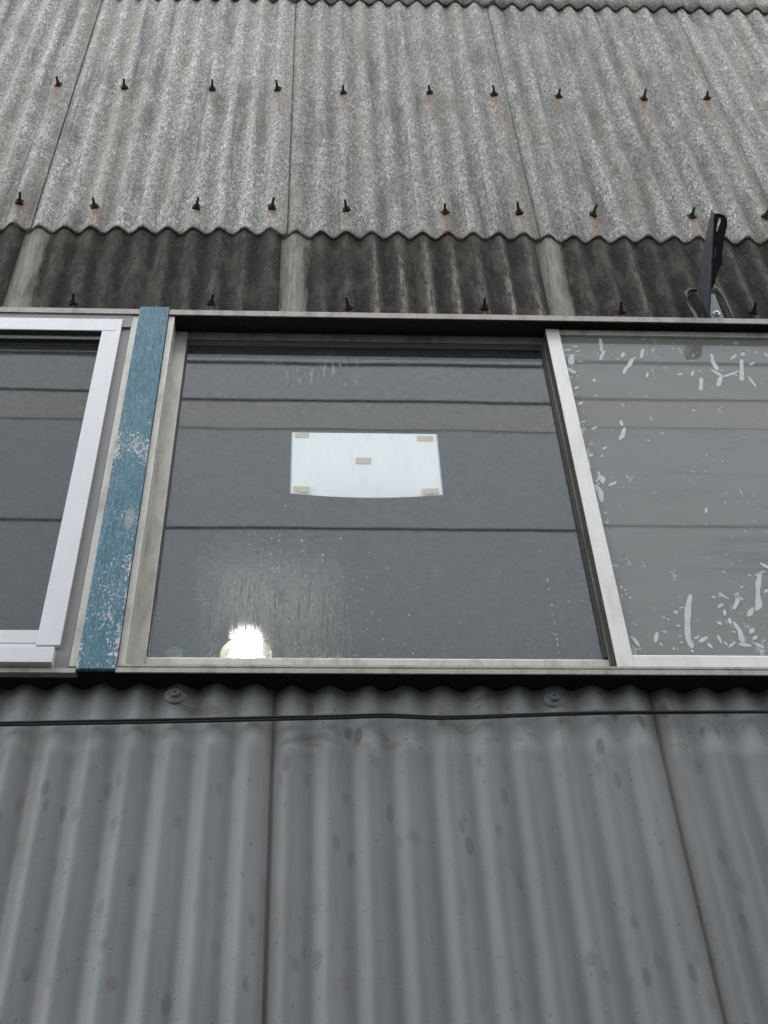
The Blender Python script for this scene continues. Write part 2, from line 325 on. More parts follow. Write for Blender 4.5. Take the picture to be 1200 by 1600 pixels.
def mat_bead():
    t = NT('water_bead')
    a = t.mixsh(.5, t.shader('ShaderNodeBsdfTranslucent', Color=(.95, .97, .97)), t.shader('ShaderNodeBsdfTransparent', Color=(1, 1, 1)))
    return t.done(t.mixsh(.15, a, t.shader('ShaderNodeBsdfAnisotropic', Color=(1, 1, 1), Roughness=.08)))
GLASS_F0 = 0.068
M = dict(
    light=mat_slate_light(), dark=mat_slate_dark(), painted=mat_painted(), blue=mat_blue(),
    alu=mat_alu('old_aluminium', (.40, .385, .345), (.15, .135, .105), .6),
    alu_bright=mat_alu('bright_old_aluminium', (.62, .615, .59), (.38, .36, .32), .4, .25),
    alu_dim=mat_alu('grimy_shaded_aluminium', (.13, .128, .11), (.05, .045, .035), .8),  # grimy aluminium, also darkened for shade under the head and between stiles
    alu_light=mat_alu('pale_old_aluminium', (.44, .428, .392), (.20, .18, .145), .65),
    alu_pink=mat_alu('chalky_head_trim', (.23, .205, .19), (.10, .088, .08), .85),
    white=mat_alu('new_white_aluminium', (.57, .58, .595), (.48, .49, .50), .4, .12, .36),
    filler=mat_alu('grey_filler_board', (.185, .182, .178), (.15, .147, .143), .3, 0, .5),
    gasket_and_shade=mat_plain('black_rubber_and_shade', (.02, .02, .018), .6),
    black=mat_plain('black_cable_sheath', (.012, .012, .013), .38, bump=.05),
    bolt=mat_plain('rusted_dark_iron', (.022, .017, .014), .75, .2, .5, 300),
    bolt_paint=mat_plain('grey_painted_iron', (.17, .18, .183), .5, 0, .2, 200),
    steel=mat_plain('grey_steel', (.085, .095, .108), .42, .5, .35, 70),
    steel_dark=mat_plain('shaded_steel', (.012, .012, .013), .5, .3, .4, 90),  # same bent steel as the web, underside shade put into the colour
    zinc=mat_plain('zinc_bolt', (.42, .42, .40), .4, .6, .2, 90),
    caulk=mat_plain('old_caulk', (.10, .096, .08), .7, 0, .35, 120),
    plate=mat_plain('dull_grey_plate', (.075, .082, .095), .5, .3, .2, 60),
    void=mat_plain('dark_cavity_board', (.006, .006, .006), .95),
    glass=mat_glass('clean'), wet=mat_glass('wet'), film=mat_glass('film'),
    residue=mat_plain('adhesive_residue', (.46, .49, .485), .5, 0, .08, 90, .1),
    droplet=mat_bead(),
    paper=mat_plain('white_paper', (.955, .975, .975), .6, 0, .012, 40, .03),
    sleeve=mat_plain('clear_sleeve_edge', (.42, .45, .47), .3, 0, .05),
    tape=mat_plain('beige_tape', (.56, .49, .36), .5, 0, .06, 200, .1),
    room=mat_plain('dim_room_board', (.10, .105, .11), .85),
    ceiling=mat_plain('room_ceiling_board', (.16, .16, .155), .9),
    beige=mat_plain('beige_card', (.30, .22, .15), .8),
    green=mat_plain('green_plastic', (.035, .075, .055), .6),
    lamp=mat_emit('lamp_light', (1.0, .96, .87), 34.0),
    globe=mat_emit('frosted_globe_light', (.95, .90, .68), .30),
    asphalt=mat_plain('alley_asphalt', (.05, .05, .052), .9, 0, .3, 40, .5),
    face_a=mat_plain('pale_blue_grey_cladding', (.72, .76, .80), .7, 0, .012, 3, 0),
    face_b=mat_plain('warm_white_fascia', (.81, .795, .75), .7, 0, .012, 3, 0),
    face_c=mat_plain('light_grey_cladding', (.76, .78, .80), .7, 0, .012, 3, 0),
    face_low=mat_plain('bounce_cut_render', (.36, .355, .35), .8, 0, .2, 3, .1),  # lower facade out of view, tone made up to control bounce light
    shade_channel=mat_plain('shaded_channel', (.016, .0155, .014), .8),  # near-black stands in for shade inside the aluminium recesses
    joint=mat_plain('dark_teal_joint', (.015, .035, .038), .7),
)

# ------------------------------------------------------------------ mesh helpers
def mesh_obj(name, verts, faces, mat, parent=None, smooth=False):
    me = bpy.data.meshes.new(name); me.from_pydata([tuple(v) for v in verts], [], faces); me.update()
    if smooth: me.polygons.foreach_set('use_smooth', [True] * len(me.polygons))
    if mat: me.materials.append(mat)
    o = bpy.data.objects.new(name, me); COL.objects.link(o)
    if parent: o.parent = parent
    return o
def from_bm(name, bm, mat, parent=None, smooth=False):
    bmesh.ops.recalc_face_normals(bm, faces=bm.faces)
    me = bpy.data.meshes.new(name); bm.to_mesh(me); bm.free()
    if smooth: me.polygons.foreach_set('use_smooth', [True] * len(me.polygons))
    if mat: me.materials.append(mat)
    o = bpy.data.objects.new(name, me); COL.objects.link(o)
    if parent: o.parent = parent
    return o
def add_box(bm, x0, x1, y0, y1, z0, z1, bev=0.0):
    r = bmesh.ops.create_cube(bm, size=1.0)
    vs = r['verts']
    for v in vs:
        v.co = Vector(((x0 + x1) / 2 + v.co.x * (x1 - x0), (y0 + y1) / 2 + v.co.y * (y1 - y0), (z0 + z1) / 2 + v.co.z * (z1 - z0)))
    if bev:
        es = list({e for v in vs for e in v.link_edges})
        bmesh.ops.bevel(bm, geom=es, offset=bev, segments=2, affect='EDGES', profile=.6)
def box(name, mat, parent, *dims, bev=.0012):
    bm = bmesh.new(); add_box(bm, *dims, bev=bev); return from_bm(name, bm, mat, parent)
def profile_x(name, mat, parent, x0, x1, prof):
    """extrude a closed (y, z) outline along X"""
    n = len(prof)
    v = [(x0, y, z) for y, z in prof] + [(x1, y, z) for y, z in prof]
    f = [(i, (i + 1) % n, n + (i + 1) % n, n + i) for i in range(n)] + [tuple(range(n - 1, -1, -1)), tuple(range(n, 2 * n))]
    bm = bmesh.new(); bv = [bm.verts.new(p) for p in v]
    for q in f: bm.faces.new([bv[i] for i in q])
    return from_bm(name, bm, mat, parent)
def tube(bm, pts, r, seg=8, cap=True):
    rings = []
    for i, p in enumerate(pts):
        p = Vector(p); a = Vector(pts[max(0, i - 1)]); b = Vector(pts[min(len(pts) - 1, i + 1)])
        t = (b - a).normalized(); u = t.cross(Vector((0, 0, 1)))
        if u.length < .1: u = t.cross(Vector((1, 0, 0)))
        u.normalize(); w = t.cross(u)
        rr = r[i] if isinstance(r, (list, tuple)) else r
        rings.append([bm.verts.new(p + u * math.cos(2 * PI * k / seg) * rr + w * math.sin(2 * PI * k / seg) * rr) for k in range(seg)])
    for A, B in zip(rings, rings[1:]):
        for k in range(seg): bm.faces.new((A[k], A[(k + 1) % seg], B[(k + 1) % seg], B[k]))
    if cap: bm.faces.new(rings[0]); bm.faces.new(rings[-1])
def lathe_y(bm, prof, cx=0, cy=0, cz=0, seg=20, tilt=0, axis=(0, -1, 0)):
    """revolve (radius, distance) about an axis through the point"""
    ax = Vector(axis).normalized(); u = ax.cross(Vector((0, 0, 1)))
    if u.length < .1: u = Vector((1, 0, 0))
    u.normalize(); w = ax.cross(u); c = Vector((cx, cy, cz)); rings = []
    for r, d in prof:
        rings.append([bm.verts.new(c + ax * d + u * math.cos(2 * PI * k / seg) * r + w * math.sin(2 * PI * k / seg) * r) for k in range(seg)])
    for A, B in zip(rings, rings[1:]):
        for k in range(seg): bm.faces.new((A[k], A[(k + 1) % seg], B[(k + 1) % seg], B[k]))
    bm.faces.new(rings[0]); bm.faces.new(rings[-1])
def slab(bm, poly, axis, a, b):
    """thick plate: 2-D outline swept from a to b along axis 'x','y' or 'z'"""
    def P(u, v, t): return {'x': (t, u, v), 'y': (u, t, v), 'z': (u, v, t)}[axis]
    A = [bm.verts.new(P(u, v, a)) for u, v in poly]; B = [bm.verts.new(P(u, v, b)) for u, v in poly]
    n = len(poly); bm.faces.new(A); bm.faces.new(B[::-1])
    for i in range(n): bm.faces.new((A[i], A[(i + 1) % n], B[(i + 1) % n], B[i]))
def thing(name, label, cat, loc=(0, 0, 0), group=None):
    o = bpy.data.objects.new(name, None); COL.objects.link(o); o.location = loc
    o.empty_display_size = .2; o['label'] = label; o['category'] = cat
    if group: o['group'] = group
    return o
def tag(o, label, cat, group=None):
    o['label'] = label; o['category'] = cat
    if group: o['group'] = group
    return o

# ------------------------------------------------------------------ ground
g = mesh_obj('ground', [(-300, -300, 0), (300, -300, 0), (300, 300, 0), (-300, 300, 0)], [(0, 1, 2, 3)], M['asphalt']); g['kind'] = 'structure'

# ------------------------------------------------------------------ the shed
shed = thing('corrugated_shed', 'old shed wall of weathered corrugated sheets around a band of sliding windows', 'building')
PITCH = .0635; AMP = .009

def sheet(x0, x1, z0, z1, phase, yoff, mat, label=None, thick=.0045, nseg=12, dz=.02, attrs=None, jag=.0, AMP=AMP):
    """one corrugated sheet. yoff(u, v) gives the Y of the crests (u across, v up, 0..1)."""
    nx = max(4, int((x1 - x0) / PITCH * nseg)); nz = max(2, int((z1 - z0) / dz))
    V = []; F = []; sd = random.random() * 50
    for side in (0, 1):
        for j in range(nz + 1):
            v = j / nz
            for i in range(nx + 1):
                u = i / nx; x = x0 + u * (x1 - x0)
                z = z0 + v * (z1 - z0)
                if j == 0: z += jag * (noise.noise(Vector((x * 30, sd, 0))) + .5 * noise.noise(Vector((x * 140, sd, 3))))
                wv = AMP * (1 - math.cos(2 * PI * (x - phase) / PITCH))
                y = yoff(u, v) + wv + .0012 * noise.noise(Vector((x * 9, z * 3, sd)))
                if side: y += thick
                V.append((x, y, z))
    N = (nx + 1) * (nz + 1); k = nx + 1
    for j in range(nz):
        for i in range(nx):
            a = j * k + i
            F.append((a, a + 1, a + k + 1, a + k)); F.append((N + a, N + a + k, N + a + k + 1, N + a + 1))
    for i in range(nx):
        F.append((i, N + i, N + i + 1, i + 1)); a = nz * k + i; F.append((a, a + 1, N + a + 1, N + a))
    for j in range(nz):
        a = j * k; F.append((a, a + k, N + a + k, N + a)); a = j * k + nx; F.append((a, N + a, N + a + k, a + k))
    o = mesh_obj('corrugated_sheet', V, F, mat, shed, smooth=True)
    me = o.data
    # keep the cut edges crisp
    big = nx * nz * 2
    me.polygons.foreach_set('use_smooth', [True] * big + [False] * (len(me.polygons) - big))
    for nm, fn in (attrs or {}).items():
        at = me.attributes.new(nm, 'FLOAT', 'POINT')
        at.data.foreach_set('value', [min(1., max(0., fn(*p))) for p in V])
    if label: o['label'] = label
    return o

def crest_x(n, phase): return phase + n * PITCH
PH_U = .0832; PH_L = .0355
low_bolts = [(n, 5.093) for n in (-17, -13, -10, -6, -3, 0, 4, 7, 10, 14, 17, 20, 24, 27)]
up_bolts = [(n, 5.836) for n in (-16, -13, -10, -6, -3, 0, 4, 7, 10, 14, 17, 20, 24)]
dark_bolts = [(n, 4.633) for n in (-15, -10, -5, 0, 5, 10, 15, 20)]
all_rust = [(crest_x(n, PH_U), z) for n, z in low_bolts + up_bolts]
rs = {b: (random.uniform(.6, 1.3), random.uniform(.05, .20)) for b in all_rust}

def rust(x, y, z):
    s = 0
    for b in all_rust:
        dx = x - b[0]; dz = b[1] - z
        if abs(dx) < .04 and -.02 < dz < .75:
            a, L = rs[b]
            if dz < 0: s += a * .6 * math.exp(-(dx / .012) ** 2) * math.exp(-(dz / .01) ** 2)
            else: s += a * math.exp(-((dx - .003 * math.sin(z * 30)) / .0125) ** 2) * math.exp(-dz / L)
    return s

def bolt_mesh():
    bm = bmesh.new()
    add_box(bm, -.0105, .0105, -.0045, .001, -.0095, .0095, bev=.002)
    lathe_y(bm, [(.0085, .004), (.0065, .009), (.0045, .011)], seg=6)
    tube(bm, [(0, -.010, 0), (0.0003, -.018, 0), (.0006, -.028, .0004)], [.0042, .0034, .0032], 7)
    bmesh.ops.recalc_face_normals(bm, faces=bm.faces)
    me = bpy.data.meshes.new('hook_bolt'); bm.to_mesh(me); bm.free(); me.materials.append(M['bolt']); return me
BOLT = bolt_mesh()
def bolt(parent, x, y, z, s=1.0):
    o = bpy.data.objects.new('hook_bolt', BOLT); COL.objects.link(o); o.parent = parent
    o.location = (x + random.uniform(-.0015, .0015), y, z + random.uniform(-.006, .006))
    o.rotation_euler = (random.uniform(-.16, .18), random.uniform(-.6, .6), random.uniform(-.24, .24)); o.scale = (s, s * random.uniform(.85, 1.12), s)
    return o

def tier(seams, over, z0, z1, phase, ybase, lean, mat, labels, bolts, attrs_for, dz=.02, jag=.0015, AMP=AMP):
    out = []
    for i in range(len(seams) - 1):
        xa = seams[i] - over; xb = seams[i + 1]
        def yo(u, v, ybase=ybase): return ybase + lean * v + .0068 * (1 - u)
        o = sheet(xa, xb, z0[i] if isinstance(z0, list) else z0, z1, phase, yo, mat, labels[i] if labels else None, dz=dz, attrs=attrs_for(xa, xb, z0 if not isinstance(z0, list) else z0[i], z1), jag=jag, AMP=AMP)
        for n, z in bolts:
            x = crest_x(n, phase)
            if seams[i] < x <= seams[i + 1]:
                u = (x - xa) / (xb - xa); v = (z - (z0[i] if isinstance(z0, list) else z0)) / (z1 - z0 if not isinstance(z0, list) else z1 - z0[i])
                bolt(o, x, yo(u, v), z)
        out.append(o)
    return out

# light tier over the windows
seams_u = [-.0660 + .635 * k for k in range(-3, 5)]
def a_light(xa, xb, z0, z1):
    return {'rust': rust, 'edge_stain': lambda x, y, z: math.exp(-((xb - x) / .022)) + .5 * math.exp(-((z - z0) / .03))}
ll = ['pale grey fibrous corrugated sheet'] * 7
tier(seams_u, .085, [4.988, 4.990, 4.988, 4.985, 4.987, 4.991, 4.993], 6.70, PH_U, -.004, .0085, M['light'], None, low_bolts + up_bolts, a_light, dz=.0125, AMP=.0102)
# tier above it, only its lower edge shows
seams_t = [-.0350 + .635 * k for k in range(-3, 5)]
tier(seams_t, .085, [6.595, 6.594, 6.594, 6.592, 6.590, 6.600, 6.605], 7.75, PH_U, -.005, .004, M['light'], None, [], lambda *a: {'edge_stain': lambda x, y, z: math.exp(-((z - a[2]) / .05))}, dz=.08)
# dark mossy tier straight above the window head
seams_d = [-.0790 + .635 * k for k in range(-3, 5)]
wave_rand = {}
def a_dark(xa, xb, z0, z1):
    def streak(x, y, z):
        n = round((x - PH_U) / PITCH); k = n * 7.13 + .3
        r = (math.sin(k * 12.9898) * 43758.5453) % 1.0
        amt = {0: .15, 1: .75, 2: .9, 3: 1.0, 4: .8, 5: .55, 6: .9, 7: .7}.get(n, .15 + .45 * r if n > 7 else .10 + .18 * r)
        d = (x - crest_x(n, PH_U) - .004) / PITCH
        return amt * math.exp(-(d / .13) ** 2) * (.35 + .65 * min(1, max(0, (5.02 - z) / .38)))
    def pale(x, y, z):
        left = xa + .085
        return 1.0 - max(0., (x - left - .035)) / .055
    def top(x, y, z): return (z - 4.86) / .12
    return {'streak': streak, 'pale': pale, 'top': top}
tier(seams_d, .085, 4.5385, 5.25, PH_U, .0035, .0005, M['dark'], ['dark mossy corrugated sheet with a pale strip at its left'] * 7, dark_bolts, a_dark, dz=.02)

# painted tier under the sill
seams_l = [-.0597 + .6366 * k for k in range(-3, 5)]
def a_low(xa, xb, z0, z1):
    def smear(x, y, z):
        return max(math.exp(-((x - xb) / .012) ** 2), .8 * math.exp(-((x - xa - .075) / .012) ** 2))
    return {'smear': smear}
low = tier(seams_l, .070, 1.62, 3.3945, PH_L, 0.0, 0.0, M['painted'], ['grey painted corrugated sheet'] * 7, [], a_low, dz=.03, AMP=.0072)
tier(seams_l, .070, -.02, 1.70, PH_L, .007, 0.0, M['painted'], None, [], a_low, dz=.2, AMP=.0072)
def painted_bolt(parent, x, y, z, lean):
    bm = bmesh.new()
    lathe_y(bm, [(.0175, -.0025), (.0180, .000), (.0172, .0016), (.009, .0026), (.008, .0028)], seg=28)
    lathe_y(bm, [(.0078, .002), (.0080, .0085), (.0060, .0098), (.0048, .0098), (.0046, .006)], seg=20)
    o = from_bm('painted_bolt', bm, M['bolt_paint'], parent, smooth=True)
    o.location = (x, y, z); o.rotation_euler = (0, lean, lean * .3)
    return o
painted_bolt(low[2], crest_x(-4, PH_L) - .003, -.001, 3.364, .1)
painted_bolt(low[3], crest_x(6, PH_L) - .005, .002, 3.361, .25)

# inside of the wall: dark boards behind the cladding, with the window opening left free
def struct_box(name, mat, *d): return box(name, mat, shed, *d, bev=0)
struct_box('backing_board', M['void'], -2.4, 2.9, .045, .06, 0, 3.40)
struct_box('backing_board', M['void'], -2.4, 2.9, .045, .06, 4.54, 7.75)
struct_box('end_wall', M['room'], -2.42, -2.405, .02, 4.0, 0, 7.75)
struct_box('end_wall', M['room'], 2.905, 2.92, .02, 4.0, 0, 7.75)
struct_box('rear_wall', M['room'], -2.4, 2.9, 4.0, 4.02, 0, 7.75)
struct_box('shed_roof', M['dark'], -2.5, 3.0, -.02, 4.05, 7.76, 7.80)
struct_box('room_ceiling', M['ceiling'], -2.4, 2.9, .062, 3.99, 4.96, 4.98)
struct_box('room_floor', M['room'], -2.4, 2.9, .062, 3.99, 2.6, 2.62)

# ---- window band: head trim, sill tracks, posts
HZ = 4.5155
def head_piece(x0, x1):
    profile_x('head_trim', M['alu_pink'], shed, x0, x1, [(-.035, HZ), (-.0350, HZ + .0205), (-.030, HZ + .0265), (.040, HZ + .0265), (.040, HZ + .024), (-.0325, HZ + .019), (-.0325, HZ)])
    # recessed channels of the head, their shade put into the near-black colour
    profile_x('head_track', M['shade_channel'], shed, x0, x1, [(-.032, HZ + .010), (-.030, HZ + .019), (.039, HZ + .0235), (.040, HZ - .004), (.036, HZ - .004), (.036, HZ + .012), (.0345, HZ + .018), (-.020, HZ + .016), (-.028, HZ + .008)])
POST_L, POST_R = -.3855, -.3203
head_piece(-1.75, POST_L - .0005); head_piece(POST_R + .0010, 2.3)
post = box('window_post', M['blue'], shed, POST_L, POST_R, -.038, -.031, 3.3885, HZ + .027, bev=.0015)
box('post_shade_block', M['void'], shed, POST_L + .002, POST_R - .002, -.0305, .04, 3.3995, HZ + .0255, bev=0)  # black block added for the shade behind and below the post face
post['label'] = 'blue wooden post with cracked and flaking paint'
def post_strip(x0, x1, zb):
    return profile_x('side_trim', M['alu_light'], shed, x0, x1, [(-.030, zb), (-.031, HZ - .002), (.04, HZ - .002), (.04, zb)])
post_strip(POST_L - .0135, POST_L - .001, 3.402); post_strip(POST_R + .001, POST_R + .0135, 3.404)
# sill of the right-hand windows: upper lip, groove, lower lip
def sill(x0, x1):
    profile_x('window_sill', M['alu'], shed, x0, x1,
        [(-.036, 3.3830), (-.037, 3.3925), (-.0345, 3.3940), (-.024, 3.3945), (-.024, 3.4005), (-.0315, 3.4015), (-.0320, 3.4060), (-.0300, 3.4080),
         (-.018, 3.4085), (-.018, 3.4150), (.030, 3.4150), (.030, 3.4000), (-.0236, 3.3990), (-.0300, 3.3920), (-.0330, 3.3835)])
sill(POST_R + .0005, 2.3)
profile_x('window_sill', M['alu'], shed, -1.75, POST_L - .0005, [(-.034, 3.3835), (-.035, 3.3925), (.030, 3.4020), (.030, 3.3990), (-.0236, 3.3988), (-.031, 3.3838)])
box('sill_shade_board', M['void'], shed, -2.4, 2.9, -.0235, .044, 3.3962, 3.3985, bev=0)  # black board added to stand in for shade under the sill
box('wall_plate', M['void'], shed, -2.4, 2.9, .032, .044, 3.33, 3.3995, bev=0)

# ---- windows
def window(label):
    w = bpy.data.objects.new('sliding_window', None); COL.objects.link(w); w.parent = shed; w['label'] = label; w.empty_display_size = .1
    return w
def pane(parent, mat, x0, x1, y, z0, z1, tilt=(0, 0)):
    bm = bmesh.new(); add_box(bm, x0, x1, y, y + .004, z0, z1)
    if tilt != (0, 0):
        for v in bm.verts: v.co.y += tilt[0] * (v.co.x - (x0 + x1) / 2) + tilt[1] * (v.co.z - z0)
    return from_bm('pane', bm, mat, parent)

# middle window (inner track)
wc = window('wet grey window with a white paper on the glass')
CL, CR, CY = -.3125, .5450, .0100
gx0, gx1 = -.2795, .5205
box('stile', M['alu'], wc, CL, gx0, CY, CY + .022, 3.420, HZ + .001, bev=.0015)
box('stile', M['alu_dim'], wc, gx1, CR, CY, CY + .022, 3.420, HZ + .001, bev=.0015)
box('gasket_and_shade', M['gasket_and_shade'], wc, gx0 + .0040, gx1 - .0040, CY + .003, CY + .0065, 4.4660, 4.4855, bev=0)  # black strip painting the head's dark reflection at the top of the pane
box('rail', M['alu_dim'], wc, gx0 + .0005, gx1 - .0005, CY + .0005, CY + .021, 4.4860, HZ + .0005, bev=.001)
profile_x('rail', M['alu_light'], wc, gx0 + .0005, gx1 - .0005, [(CY - .001, 3.420), (CY - .001, 3.462), (CY + .005, 3.471), (CY + .021, 3.474), (CY + .021, 3.420)])
box('gasket_and_shade', M['gasket_and_shade'], wc, gx0 + .0005, gx0 + .0035, CY + .002, CY + .0065, 3.472, 4.4855, bev=0)
box('gasket_and_shade', M['gasket_and_shade'], wc, gx1 - .0060, gx1 - .0005, CY + .0005, CY + .0065, 3.472, 4.4855, bev=0)
pane(wc, M['wet'], gx0 + .0005, gx1 - .0005, .0170, 3.470, 4.487)

# right-hand window (outer track)
wr = window('filmed window with patches of dried adhesive')
RL, RR, RY = .5275, 1.4100, -.0120
rx0, rx1 = .5570, 1.3800
st = profile_x('stile', M['alu_bright'], wr, RL, rx0, [(RY, 3.4095), (RY, HZ), (.0085, HZ), (.0085, 3.4095)])
box('side_shade_strip', M['shade_channel'], wr, RL - .0022, RL - .0003, -.0085, .0085, 3.4160, HZ - .001, bev=0)  # dark strip painting shade onto the side face of the stile
box('stile', M['alu_light'], wr, rx1, RR, RY, .0085, 3.4095, HZ, bev=.0015)
box('rail', M['alu'], wr, rx0 + .0005, rx1 - .0005, RY + .001, .008, 4.4955, HZ - .0005, bev=.001)
profile_x('rail', M['alu_bright'], wr, rx0 + .0005, rx1 - .0005, [(RY + .0005, 3.4095), (RY + .0005, 3.453), (RY + .003, 3.4575), (.007, 3.459), (.007, 3.4095)])
pane(wr, M['film'], rx0 + .0005, rx1 - .0005, -.0045, 3.4585, 4.4955, tilt=(.0012, 0))
# fixed jamb beyond it, out of the picture
box('stile', M['alu'], wr, RR + .0005, RR + .030, -.03, .030, 3.4090, HZ, bev=.001)

BLOBS = [([(0.6495,4.4878),(0.6452,4.4369)],0.0036),([(0.651,4.4371),(0.6374,4.4027)],0.0036),([(0.695,4.433),(0.6878,4.4145)],0.0043),([(0.7406,4.4475),(0.7306,4.413)],0.0043),([(0.7096,4.4072),(0.6957,4.3733)],0.0043),([(0.6914,4.3732),(0.6821,4.35)],0.0042),([(0.7347,4.3513),(0.7307,4.336)],0.0028),([(0.8923,4.4304),(0.8884,4.3963),(0.8924,4.3809),(0.8927,4.3681)],0.0043),([(0.8798,4.3677),(0.891,4.3527),(0.8961,4.3427)],0.0042),([(0.8955,4.3402),(0.8812,4.3047)],0.0049),([(0.8998,4.3403),(0.9239,4.3535),(0.9375,4.3641)],0.0028),([(0.9557,4.4085),(0.9385,4.3286)],0.0043),([(0.9569,4.3417),(0.9642,4.3042)],0.0028),([(0.8504,4.334),(0.8402,4.2889)],0.0042),([(0.8368,4.359),(0.831,4.3436)],0.0042),([(0.8016,4.3454),(0.8097,4.3507)],0.0035),([(0.9336,4.4131),(0.9471,4.4292)],0.0036),([(0.9617,4.4296),(0.9664,4.4377)],0.0043),([(0.9705,4.3907),(0.981,4.3987)],0.0035),([(1.0161,4.439),(1.0174,4.4258)],0.0036),([(0.575,4.4167),(0.5693,4.3829)],0.0064),([(0.5624,4.419),(0.5839,4.4195)],0.0021),([(0.5624,4.3622),(0.5718,4.3472)],0.0064),([(0.5618,4.4373),(0.5751,4.4403)],0.0036),([(0.5867,4.4301),(0.595,4.4382)],0.0029),([(0.5863,4.3936),(0.5963,4.3939)],0.0021),([(0.5826,4.4538),(0.5942,4.4541)],0.0029),([(0.6121,4.3231),(0.6124,4.3156)],0.0035),([(0.5651,4.2847),(0.573,4.2923)],0.0035),([(0.5625,4.2651),(0.5681,4.2652)],0.0028),([(0.5672,4.2266),(0.5736,4.234)],0.0041),([(0.5622,4.1584),(0.5709,4.1632)],0.0027),([(0.5602,4.1331),(0.5699,4.1355)],0.002),([(0.582,4.1358),(0.5923,4.1429)],0.0033),([(0.6471,4.1672),(0.6473,4.151)],0.0034),([(0.6513,4.1418),(0.643,4.1143),(0.6342,4.1006)],0.004),([(0.5961,4.0664),(0.6023,4.0732)],0.0039),([(0.565,4.0416),(0.5699,4.0483)],0.0039),([(0.5678,4.0814),(0.5761,4.0838)],0.002),([(0.5857,4.0399),(0.5913,4.0421)],0.002),([(0.5748,3.9901),(0.5746,3.9711),(0.5661,3.9563)],0.0026),([(0.5801,3.9733),(0.5784,3.9523)],0.0045),([(0.59,3.9442),(0.6043,3.9548)],0.0038),([(0.5631,3.9437),(0.5691,3.9232),(0.5675,3.8946)],0.0051),([(0.7711,3.8756),(0.7671,3.8616)],0.0031),([(0.694,4.0996),(0.6936,4.0973)],0.002),([(0.8085,4.2106),(0.8108,4.2083)],0.0027),([(0.6073,4.2589),(0.61,4.2589)],0.0021),([(0.6751,4.4063),(0.679,4.4038)],0.0021),([(0.7129,4.4099),(0.7177,4.4126)],0.0029),([(0.6908,3.618),(0.6796,3.5833),(0.6705,3.5409),(0.6654,3.5078),(0.6676,3.4834)],0.0052),([(0.7741,3.6224),(0.7793,3.6137),(0.7841,3.6085)],0.0035),([(0.7781,3.6242),(0.7751,3.6049),(0.7637,3.5841)],0.0041),([(0.7363,3.5873),(0.7451,3.596)],0.0029),([(0.7451,3.5788),(0.7438,3.5669)],0.0029),([(0.7465,3.6256),(0.7498,3.6186),(0.7586,3.61)],0.0029),([(0.834,3.6837),(0.8239,3.6547),(0.8167,3.6281),(0.8113,3.5932),(0.8039,3.5811)],0.0047),([(0.824,3.6763),(0.8433,3.6874)],0.0024),([(0.7976,3.5845),(0.7864,3.5656)],0.0046),([(0.728,3.5465),(0.7308,3.5431)],0.0046),([(0.7498,3.5568),(0.7484,3.545)],0.0034),([(0.7557,3.5467),(0.7615,3.5251),(0.7597,3.4955)],0.004),([(0.7541,3.4905),(0.7716,3.4874)],0.0045),([(0.7485,3.5233),(0.7516,3.5217)],0.0034),([(0.7799,3.5203),(0.7867,3.5303)],0.004),([(0.782,3.5038),(0.7881,3.5104)],0.0039),([(0.784,3.4924),(0.7932,3.4827)],0.0045),([(0.7197,3.5115),(0.7221,3.4952)],0.0028),([(0.7281,3.4968),(0.731,3.4887)],0.0028),([(0.7345,3.4839),(0.746,3.4954)],0.0034),([(0.6849,3.4965),(0.6985,3.508)],0.0039),([(0.6762,3.5046),(0.6833,3.5063)],0.0028),([(0.6987,3.4917),(0.7024,3.482)],0.0034),([(0.6548,3.5745),(0.6565,3.5711)],0.0046),([(0.6659,3.5849),(0.6718,3.5849)],0.0023),([(0.6127,3.5188),(0.6054,3.4958)],0.0034),([(0.6127,3.4927),(0.6161,3.4862)],0.0022),([(0.6247,3.5222),(0.6279,3.5206)],0.0028),([(0.63,3.559),(0.6332,3.5574)],0.0023),([(0.6372,3.554),(0.6395,3.5541)],0.0023),([(0.6515,3.5374),(0.6561,3.5374)],0.0028),([(0.6501,3.5109),(0.6535,3.511)],0.0023),([(0.6505,3.4946),(0.6527,3.4946)],0.0028),([(0.7302,3.6149),(0.7349,3.615)],0.0029),([(0.789,3.6419),(0.7917,3.6437)],0.0029),([(0.8107,3.6761),(0.8143,3.6762)],0.0024),([(0.8422,3.7093),(0.8518,3.6985)],0.0054),([(0.8298,3.6282),(0.8362,3.6353)],0.0029),([(0.5664,3.5069),(0.5714,3.4956),(0.5743,3.4859)],0.0034),([(0.7649,3.6865),(0.767,3.6847)],0.0024),([(0.5723,3.6325),(0.5732,3.6307)],0.0023),([(0.5721,3.572),(0.5733,3.572)],0.0017),([(0.576,3.5384),(0.5783,3.5384)],0.0017)]
